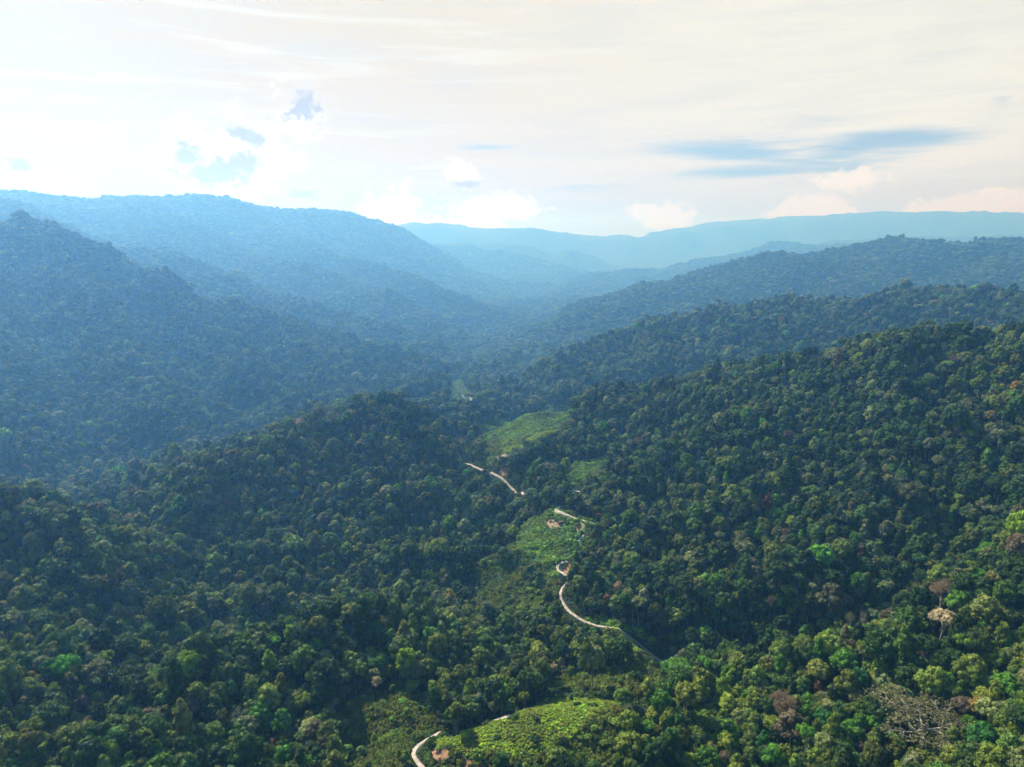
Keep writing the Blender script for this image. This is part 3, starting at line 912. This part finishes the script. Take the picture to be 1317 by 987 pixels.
f = ~ind
npt = int(f.sum())
tilt = rng.normal(0, .05, (npt, 2))
scatter('forest', 'dense tropical forest canopy covering all the hills and mountains', np.column_stack([X, Y, Z])[f],
        np.column_stack([SC, SC, SZ])[f], np.column_stack([tilt, RZ[f]]), VI[f], COL[f],
        [[c for c in s.children] for s in src])
print('forest trees', npt, 'individuals', len(order) + len(special) + len(bares))

# ---------------------------------------------------------------- low growth on fields, verges and young regrowth
def fill(pgs, s, amin=.6, amax=1.2, col=(.1, .16, .03), zs=1., jit=.45, patch=.5):
    out = []
    for pg in pgs:
        x0, y0 = pg.min(0) - 3; x1, y1 = pg.max(0) + 3
        xs, ys = np.meshgrid(np.arange(x0, x1, s), np.arange(y0, y1, s))
        xs = (xs + rng.uniform(-jit, jit, xs.shape) * s).ravel(); ys = (ys + rng.uniform(-jit, jit, ys.shape) * s).ravel()
        k = inside(xs + 12 * (vnoise(xs / 13, ys / 13, 71) - .5), ys + 12 * (vnoise(xs / 13, ys / 13, 72) - .5), pg)
        xs, ys = xs[k], ys[k]
        if not len(xs): continue
        # keep off road and bare soil
        dm = np.full(len(xs), 1e9)
        for i in range(0, len(road_pts), 1):
            dm = np.minimum(dm, (xs - road_pts[i, 0]) ** 2 + (ys - road_pts[i, 1]) ** 2)
        k = dm > 3.4 ** 2
        for q in soil: k &= ~inside(xs, ys, q) | (rng.uniform(0, 1, len(xs)) < .22)
        xs, ys = xs[k], ys[k]
        sc = rng.uniform(amin, amax, len(xs)) * (.75 + .5 * vnoise(xs / 7, ys / 7, 91))
        pt = vnoise(xs / 14, ys / 10, 92)[:, None]
        c = np.array(col)[None] * rng.lognormal(0, .25, (len(xs), 1)) * rng.lognormal(0, .08, (len(xs), 3))
        c = c * (1 - patch * (pt > .6)) + np.array([.12, .095, .035])[None] * (patch * (pt > .6))
        out.append((xs, ys, sc, sc * zs, c))
    return out
sh = fill(crop_green, 1.7, .45, .9, (.25, .36, .03), .8, patch=.4)
sh2 = fill(garden, 2.2, .4, 1.8, (.17, .30, .04), .95, patch=.3)
sh3 = fill(young, 2.3, 1.0, 2.2, (.115, .165, .024), 1.1, patch=.25)
# verge along every road
vx, vy = [], []
for p, w in road_paths:
    for q in p[::1]:
        for _ in range(5):
            a = rng.uniform(0, 6.28); d = rng.uniform(w * .5 + 1.1, w * .5 + 8)
            vx.append(q[0] + math.cos(a) * d); vy.append(q[1] + math.sin(a) * d)
vx, vy = np.concatenate([vx, ox]), np.concatenate([vy, oy])
dm = np.full(len(vx), 1e9)
for q in road_pts: dm = np.minimum(dm, (vx - q[0]) ** 2 + (vy - q[1]) ** 2)
k = dm > 3.5 ** 2
for q in soil: k &= ~inside(vx, vy, q)
vx, vy = vx[k], vy[k]
vs = rng.uniform(.4, 1.0, len(vx)) * np.where(dm[k] > 36, 1.9, 1.)
sv = [(vx, vy, vs, vs * .9, np.array([[.065, .115, .02]]) * rng.lognormal(0, .3, (len(vx), 1)))]
allsh = sh + sh2 + sh3 + sv
sxs, sys_, ssc, ssz, scol = [np.concatenate([q[i] for q in allsh]) for i in range(5)]
szs = ground(sxs, sys_)
# three shrubs of the field stand as things of their own and lend their shape to the rest
fields = ('lone leafy bush high on the cleared field', 'leafy bush in the middle of the cleared field', 'low wide bush at the lower rim of the cleared field')
srcs = []
for i, ((ux, uy), lab) in enumerate(zip(((742, 908), (690, 928), (640, 950)), fields)):
    x, y, z = hit(ux, uy); z = float(ground(x, y))
    o = bpy.data.objects.new('bush', SHR[i]); C.objects.link(o); o.location = (x, y, z); o.scale = (1.5,) * 3
    place_props(o, (.05, .10, .02)); o['label'] = lab; o['category'] = 'bush'
    srcs.append([o])
scatter('undergrowth', 'low leafy crops and scrub on the cleared slopes and road verges', np.column_stack([sxs, sys_, szs]),
        np.column_stack([ssc, ssc, ssz]), np.column_stack([np.zeros((len(sxs), 2)), rng.uniform(0, 6.28, len(sxs))]),
        rng.integers(0, 3, len(sxs)), scol, srcs)
print('shrubs', len(sxs))

# ---------------------------------------------------------------- houses far down the valley
def box(x0, x1, y0, y1, z0, z1):
    V = np.array([(x, y, z) for z in (z0, z1) for x, y in ((x0, y0), (x1, y0), (x1, y1), (x0, y1))])
    Q = np.array([(0, 3, 2, 1), (4, 5, 6, 7), (0, 1, 5, 4), (1, 2, 6, 5), (2, 3, 7, 6), (3, 0, 4, 7)])
    return V, Q
def house(px_, py_, w, d, h, rz, label, name, wall, roofm):
    x, y, z = hit(px_, py_); z = float(ground(x, y))
    r = bpy.data.objects.new(name, None); C.objects.link(r); r.location = (x, y, z); r.rotation_euler = (0, 0, rz)
    r['label'] = label; r['category'] = 'house'
    V, Q = box(-w / 2, w / 2, -d / 2, d / 2, -3, h)
    def part(nm, V, Fq, m):
        o = bpy.data.objects.new(nm, mesh_from(nm, V, Fq, [m])); C.objects.link(o); o.parent = r
    g = len(V); V = np.concatenate([V, [(-w / 2, 0, h * 1.45), (w / 2, 0, h * 1.45)]])
    part('wall', V, [Q, np.array([(4, 7, g), (5, g + 1, 6)])], wall)
    e = .6; t = .15
    RV = np.array([(-w / 2 - e, -d / 2 - e, h - .25), (w / 2 + e, -d / 2 - e, h - .25), (w / 2 + e, 0, h * 1.45 + .25), (-w / 2 - e, 0, h * 1.45 + .25),
                   (-w / 2 - e, d / 2 + e, h - .25), (w / 2 + e, d / 2 + e, h - .25)])
    RV = np.concatenate([RV, RV + [0, 0, t]])
    part('roof', RV, [np.array([(6, 7, 8, 9), (9, 8, 11, 10), (0, 3, 2, 1), (3, 4, 5, 2), (0, 1, 7, 6), (4, 10, 11, 5), (1, 2, 8, 7), (2, 5, 11, 8), (3, 0, 6, 9), (4, 3, 9, 10)])], roofm)
    V, Q = box(-.6, .6, -d / 2 - .06, -d / 2 + .05, 0, 2.1); part('door', V, [Q], M_door)
    return x, y
hs = []
hs.append(house(659, 466, 13, 9, 4.5, .3, 'white roofed house on the valley floor below the second ridge', 'house', M_wall, M_roof))
hs.append(house(660, 413, 24, 14, 7, -.2, 'largest pale building far down the valley floor', 'house', M_wall, M_roof))
hs.append(house(676, 407, 14, 9, 5, .5, 'small pale house right of the largest valley building', 'house', M_wall, M_roof))
hs.append(house(701, 389, 22, 12, 6, .1, 'farthest pale house up the hazy valley', 'house', M_wall, M_roof))
hs.append(house(642, 446, 11, 8, 4, .8, 'tiny white house left of the valley stream bend', 'house', M_wall, M_roof))
hs.append(house(721, 673, 5.5, 4, 2.2, .4, 'small dark timber field hut on the farm clearing below the road', 'hut', M_hutwall, M_thatch))

# ---------------------------------------------------------------- haze
HTOP = float(GZ.max()) + ZC + 30; HLOW = min(float(GZ.min()) + ZC, 80.) - 30
print('haze top', HTOP, 'lowest', GZ.min() + ZC)
ME = mesh_from('haze', *(lambda b: (b[0], [b[1]]))(box(-23000, 23000, -23000, 23000, HLOW, HTOP)), [])
m, nt, no, li = mat('haze_air')
out = N(no, 'ShaderNodeOutputMaterial'); pv = N(no, 'ShaderNodeVolumePrincipled')
pv.inputs['Color'].default_value = (.17, .475, 1., 1); pv.inputs['Absorption Color'].default_value = (1, 1, 1, 1)
pv.inputs['Density'].default_value = .00018; pv.inputs['Anisotropy'].default_value = .6
li.new(pv.outputs[0], out.inputs['Volume'])
ME.materials.append(m)
hz = bpy.data.objects.new('haze', ME); C.objects.link(hz); hz['kind'] = 'stuff'; hz['label'] = 'pale blue haze filling the valley air'

# ---------------------------------------------------------------- sky
SUN_EL, SUN_AZ = math.radians(45), math.radians(-44)      # azimuth from +Y towards +X
w = bpy.data.worlds.new('World'); scn.world = w; w.use_nodes = True
nt = w.node_tree; no, li = nt.nodes, nt.links; no.clear()
out = N(no, 'ShaderNodeOutputWorld'); bg = N(no, 'ShaderNodeBackground'); bg.inputs['Strength'].default_value = .1
sky = N(no, 'ShaderNodeTexSky', sky_type='NISHITA'); sky.sun_disc = False
sky.sun_elevation = SUN_EL; sky.sun_rotation = SUN_AZ; sky.altitude = 900; sky.dust_density = 1.5
tc = N(no, 'ShaderNodeTexCoord')
sep = N(no, 'ShaderNodeSeparateXYZ'); li.new(tc.outputs['Generated'], sep.inputs[0])
def setin(s, v):
    if isinstance(v, (int, float)): s.default_value = v
    else: li.new(v, s)
def M(op, a, b=0., c=0., clamp=False):
    nd = N(no, 'ShaderNodeMath', operation=op, use_clamp=clamp)
    setin(nd.inputs[0], a); setin(nd.inputs[1], b); setin(nd.inputs[2], c)
    return nd.outputs[0]
az = M('ARCTAN2', sep.outputs[0], sep.outputs[1])
hh = M('SQRT', M('ADD', M('MULTIPLY', sep.outputs[0], sep.outputs[0]), M('MULTIPLY', sep.outputs[1], sep.outputs[1])))
el = M('DIVIDE', sep.outputs[2], M('MAXIMUM', hh, .001))
def noise(sa, se, scale, detail=6, rough=.55, off=0., dist=0.):
    cb = N(no, 'ShaderNodeCombineXYZ'); setin(cb.inputs[0], M('MULTIPLY', az, sa)); setin(cb.inputs[1], M('MULTIPLY', el, se)); cb.inputs[2].default_value = off
    nz = N(no, 'ShaderNodeTexNoise'); nz.inputs['Scale'].default_value = scale; nz.inputs['Detail'].default_value = detail
    nz.inputs['Roughness'].default_value = rough; nz.inputs['Distortion'].default_value = dist
    li.new(cb.outputs[0], nz.inputs['Vector']); return nz.outputs[0]
def ss(x, a, b):
    nd = N(no, 'ShaderNodeMapRange', interpolation_type='SMOOTHSTEP'); setin(nd.inputs[0], x)
    nd.inputs[1].default_value = a; nd.inputs[2].default_value = b
    return nd.outputs[0]
def blob(px_, py_, wpx, hpx, rot=0.):
    """1 at the centre of an ellipse in the sky, falling to 0 at its rim"""
    a0, e0 = [float(q) for q in ray(px_, py_)]
    a1 = float(ray(px_ + wpx, py_)[0]); e1 = float(ray(px_, py_ - hpx)[1])
    da, de = M('SUBTRACT', az, a0), M('SUBTRACT', el, e0)
    if rot:
        c, s = math.cos(rot), math.sin(rot)
        da, de = M('ADD', M('MULTIPLY', da, c), M('MULTIPLY', de, s)), M('SUBTRACT', M('MULTIPLY', de, c), M('MULTIPLY', da, s))
    q = M('ADD', M('POWER', M('ABSOLUTE', M('DIVIDE', da, a1 - a0)), 2.), M('POWER', M('ABSOLUTE', M('DIVIDE', de, e1 - e0)), 2.))
    return M('SUBTRACT', 1., M('SQRT', q))
def mixc(f, a, b):
    nd = N(no, 'ShaderNodeMix', data_type='RGBA')
    setin(nd.inputs['Factor'], f)
    for s, v in ((nd.inputs[6], a), (nd.inputs[7], b)):
        if isinstance(v, tuple): s.default_value = v + (1,)
        else: li.new(v, s)
    return nd.outputs[2]
def mx(*a):
    r = a[0]
    for b in a[1:]: r = M('MAXIMUM', r, b)
    return r
streak = M('ADD', M('MULTIPLY', noise(3, 22, 1.6, 7, .6, 1.3, .4), .7), M('MULTIPLY', noise(5, 70, 2.4, 8, .65, 2.3, .8), .3))
fine = noise(9, 16, 3.2, 7, .6, 4.1, .3)
puff = noise(14, 18, 2.1, 8, .62, 7.7, .6)
puff2 = noise(30, 36, 2.3, 9, .68, 9.1, 1.0)
puff3 = noise(42, 50, 2.4, 8, .65, 19.3, .9)
# thin high cloud, warmer to the right
veil_l, veil_r = (9.5, 7.0, 2.6), (10.9, 10.6, 8.9)
warm = ss(az, -.5, .6)
veil = mixc(warm, veil_l, veil_r)
veil = mixc(M('MULTIPLY', ss(streak, .38, .72), .5), veil, (7.9, 7.7, 6.8))
veil = mixc(M('MULTIPLY', ss(noise(2.2, 30, 2.2, 6, .6, 12., .8), .5, .75), M('MULTIPLY', ss(az, -.1, .4), .5)), veil, (8.2, 8.4, 8.2))
veil = mixc(M('MULTIPLY', ss(noise(2.2, 26, 1.7, 6, .6, 15., .8), .52, .72), .6), veil, (11.2, 10.5, 8.3))
# gaps where blue shows
gaps = mx(M('ADD', blob(1070,202,280,52), M('MULTIPLY', M('SUBTRACT', streak, .60), 3.2)),
          M('ADD', blob(1150,179,170,22), M('MULTIPLY', M('SUBTRACT', streak, .5), 1.6)),
          M('ADD', blob(950,196,170,18,-.06), M('MULTIPLY', M('SUBTRACT', streak, .55), 1.8)),
          M('ADD', blob(960,222,170,14), M('MULTIPLY', M('SUBTRACT', streak, .62), 2.0)),
          M('ADD', blob(760,240,120,14), M('MULTIPLY', M('SUBTRACT', streak, .68), 2.0)),
          M('ADD', blob(620,190,90,10), M('MULTIPLY', M('SUBTRACT', streak, .72), 2.0)),
          M('ADD', blob(1290,130,60,30), M('MULTIPLY', M('SUBTRACT', streak, .78), 2.0)))
gap_f = M('MULTIPLY', ss(gaps, .0, .8), .85)
blue = mixc(.5, sky.outputs[0], (2.9, 5.2, 8.4))
base = mixc(gap_f, veil, blue)
# the high cloud sheet lies over the valley ahead; overhead and behind the sky is open
ahead = M('MULTIPLY', M('SUBTRACT', 1., ss(el, .36, .8)), ss(M('DIVIDE', sep.outputs[1], M('MAXIMUM', hh, .001)), -.35, .35))
low = M('SUBTRACT', 1., ss(el, .0, .11))
base = mixc(M('MULTIPLY', low, .75), base, mixc(warm, (5.4, 4.1, 2.6), (5.3, 5.0, 4.5)))
# cumulus low over the ranges
def bank(px_, py_, wpx, hpx, lift=.0, k=1.5):
    return M('ADD', blob(px_, py_, wpx, hpx), M('ADD', M('MULTIPLY', M('SUBTRACT', M('ADD', M('MULTIPLY', puff, .55), M('MULTIPLY', puff2, .45)), .5), k * 2.1), lift - .12))
cum = mx(bank(1045,272,75,32,.05), bank(1090,232,85,26,-.1), bank(860,280,60,26,-.05), bank(830,272,40,18,-.1), bank(1240,268,140,22,.0), bank(640,268,90,30,-.05),
         bank(510,270,60,50,-.05), bank(590,225,45,26,-.12), bank(1290,252,60,14,.0), bank(300,205,110,80,-.05), bank(380,150,60,60,-.2), bank(560,290,120,14,.1))
cum_f = ss(cum, .08, .36)
cshade = mixc(M('MULTIPLY', ss(puff2, .45, .8), .5), (12.3, 11.5, 9.6), (8.2, 7.8, 6.8))
base = mixc(M('MULTIPLY', cum_f, .85), base, cshade)
# grey blue shaded puffs over the left range
def gp(px_, py_, wpx, hpx, k=1.4, lift=0., rot=0.):
    return M('ADD', blob(px_, py_, wpx, hpx, rot), M('ADD', M('MULTIPLY', M('SUBTRACT', M('ADD', M('MULTIPLY', puff2, .6), M('MULTIPLY', puff, .4)), .5), k * 2.6), lift - .05))
grey = mx(gp(387,138,30,24,1.8,.05,.5), gp(312,172,34,13,1.3,.05,-.3), gp(282,222,62,26,1.6,.0), gp(315,212,30,26,1.3,.0), gp(240,200,36,34,2.0,-.25), gp(396,250,36,14,1.7,-.1),
          gp(600,237,36,9,1.0,-.15), gp(30,212,60,14,2.,-.35), gp(100,196,30,14,2.,-.4))
gcol = mixc(ss(M('ADD', grey, M('MULTIPLY', M('SUBTRACT', puff3, .5), 1.6)), .1, .7), (8.2, 6.8, 4.6), (5.2, 4.2, 3.2))
halo = ss(M('ADD', grey, M('MULTIPLY', M('SUBTRACT', puff3, .5), 1.2)), -.8, .3)
base = mixc(M('MULTIPLY', halo, .35), base, (10.6, 9.4, 7.0))
base = mixc(M('MULTIPLY', ss(grey, -.08, .55), .85), base, gcol)
# below the horizon the plain dark ground tone

dim = N(no, 'ShaderNodeVectorMath', operation='SCALE'); li.new(base, dim.inputs[0]); dim.inputs['Scale'].default_value = .53
base = mixc(ahead, sky.outputs[0], dim.outputs[0])
under = ss(el, -.12, -.02)
base = mixc(under, (.35, .5, .55), base)
sc_ = N(no, 'ShaderNodeVectorMath', operation='SCALE'); li.new(base, sc_.inputs[0]); sc_.inputs['Scale'].default_value = 1
li.new(sc_.outputs[0], bg.inputs['Color']); li.new(bg.outputs[0], out.inputs[0])

sun = bpy.data.lights.new('sun', 'SUN'); sun.energy = 5.0; sun.angle = math.radians(.5); sun.color = (1., .95, .86)
so = bpy.data.objects.new('sun', sun); C.objects.link(so)
sd = Vector((math.sin(SUN_AZ) * math.cos(SUN_EL), math.cos(SUN_AZ) * math.cos(SUN_EL), math.sin(SUN_EL)))
so.rotation_euler = sd.to_track_quat('Z', 'Y').to_euler()

# ---------------------------------------------------------------- camera and render settings
cam = bpy.data.cameras.new('camera'); cam.sensor_width = 36; cam.lens = 36 * F / 1317
cam.clip_end = 100000; cam.clip_start = 1
co = bpy.data.objects.new('camera', cam); C.objects.link(co); co.location = (0, 0, ZC); co.rotation_euler = (math.pi / 2 - PITCH, 0, 0)
scn.camera = co
scn.view_settings.view_transform = 'Standard'; scn.view_settings.look = 'None'; scn.view_settings.exposure = .7; scn.view_settings.gamma = 1
cy = scn.cycles
cy.max_bounces = 4; cy.diffuse_bounces = 2; cy.glossy_bounces = 1; cy.transmission_bounces = 2; cy.volume_bounces = 3; cy.transparent_max_bounces = 4
cy.use_denoising = True
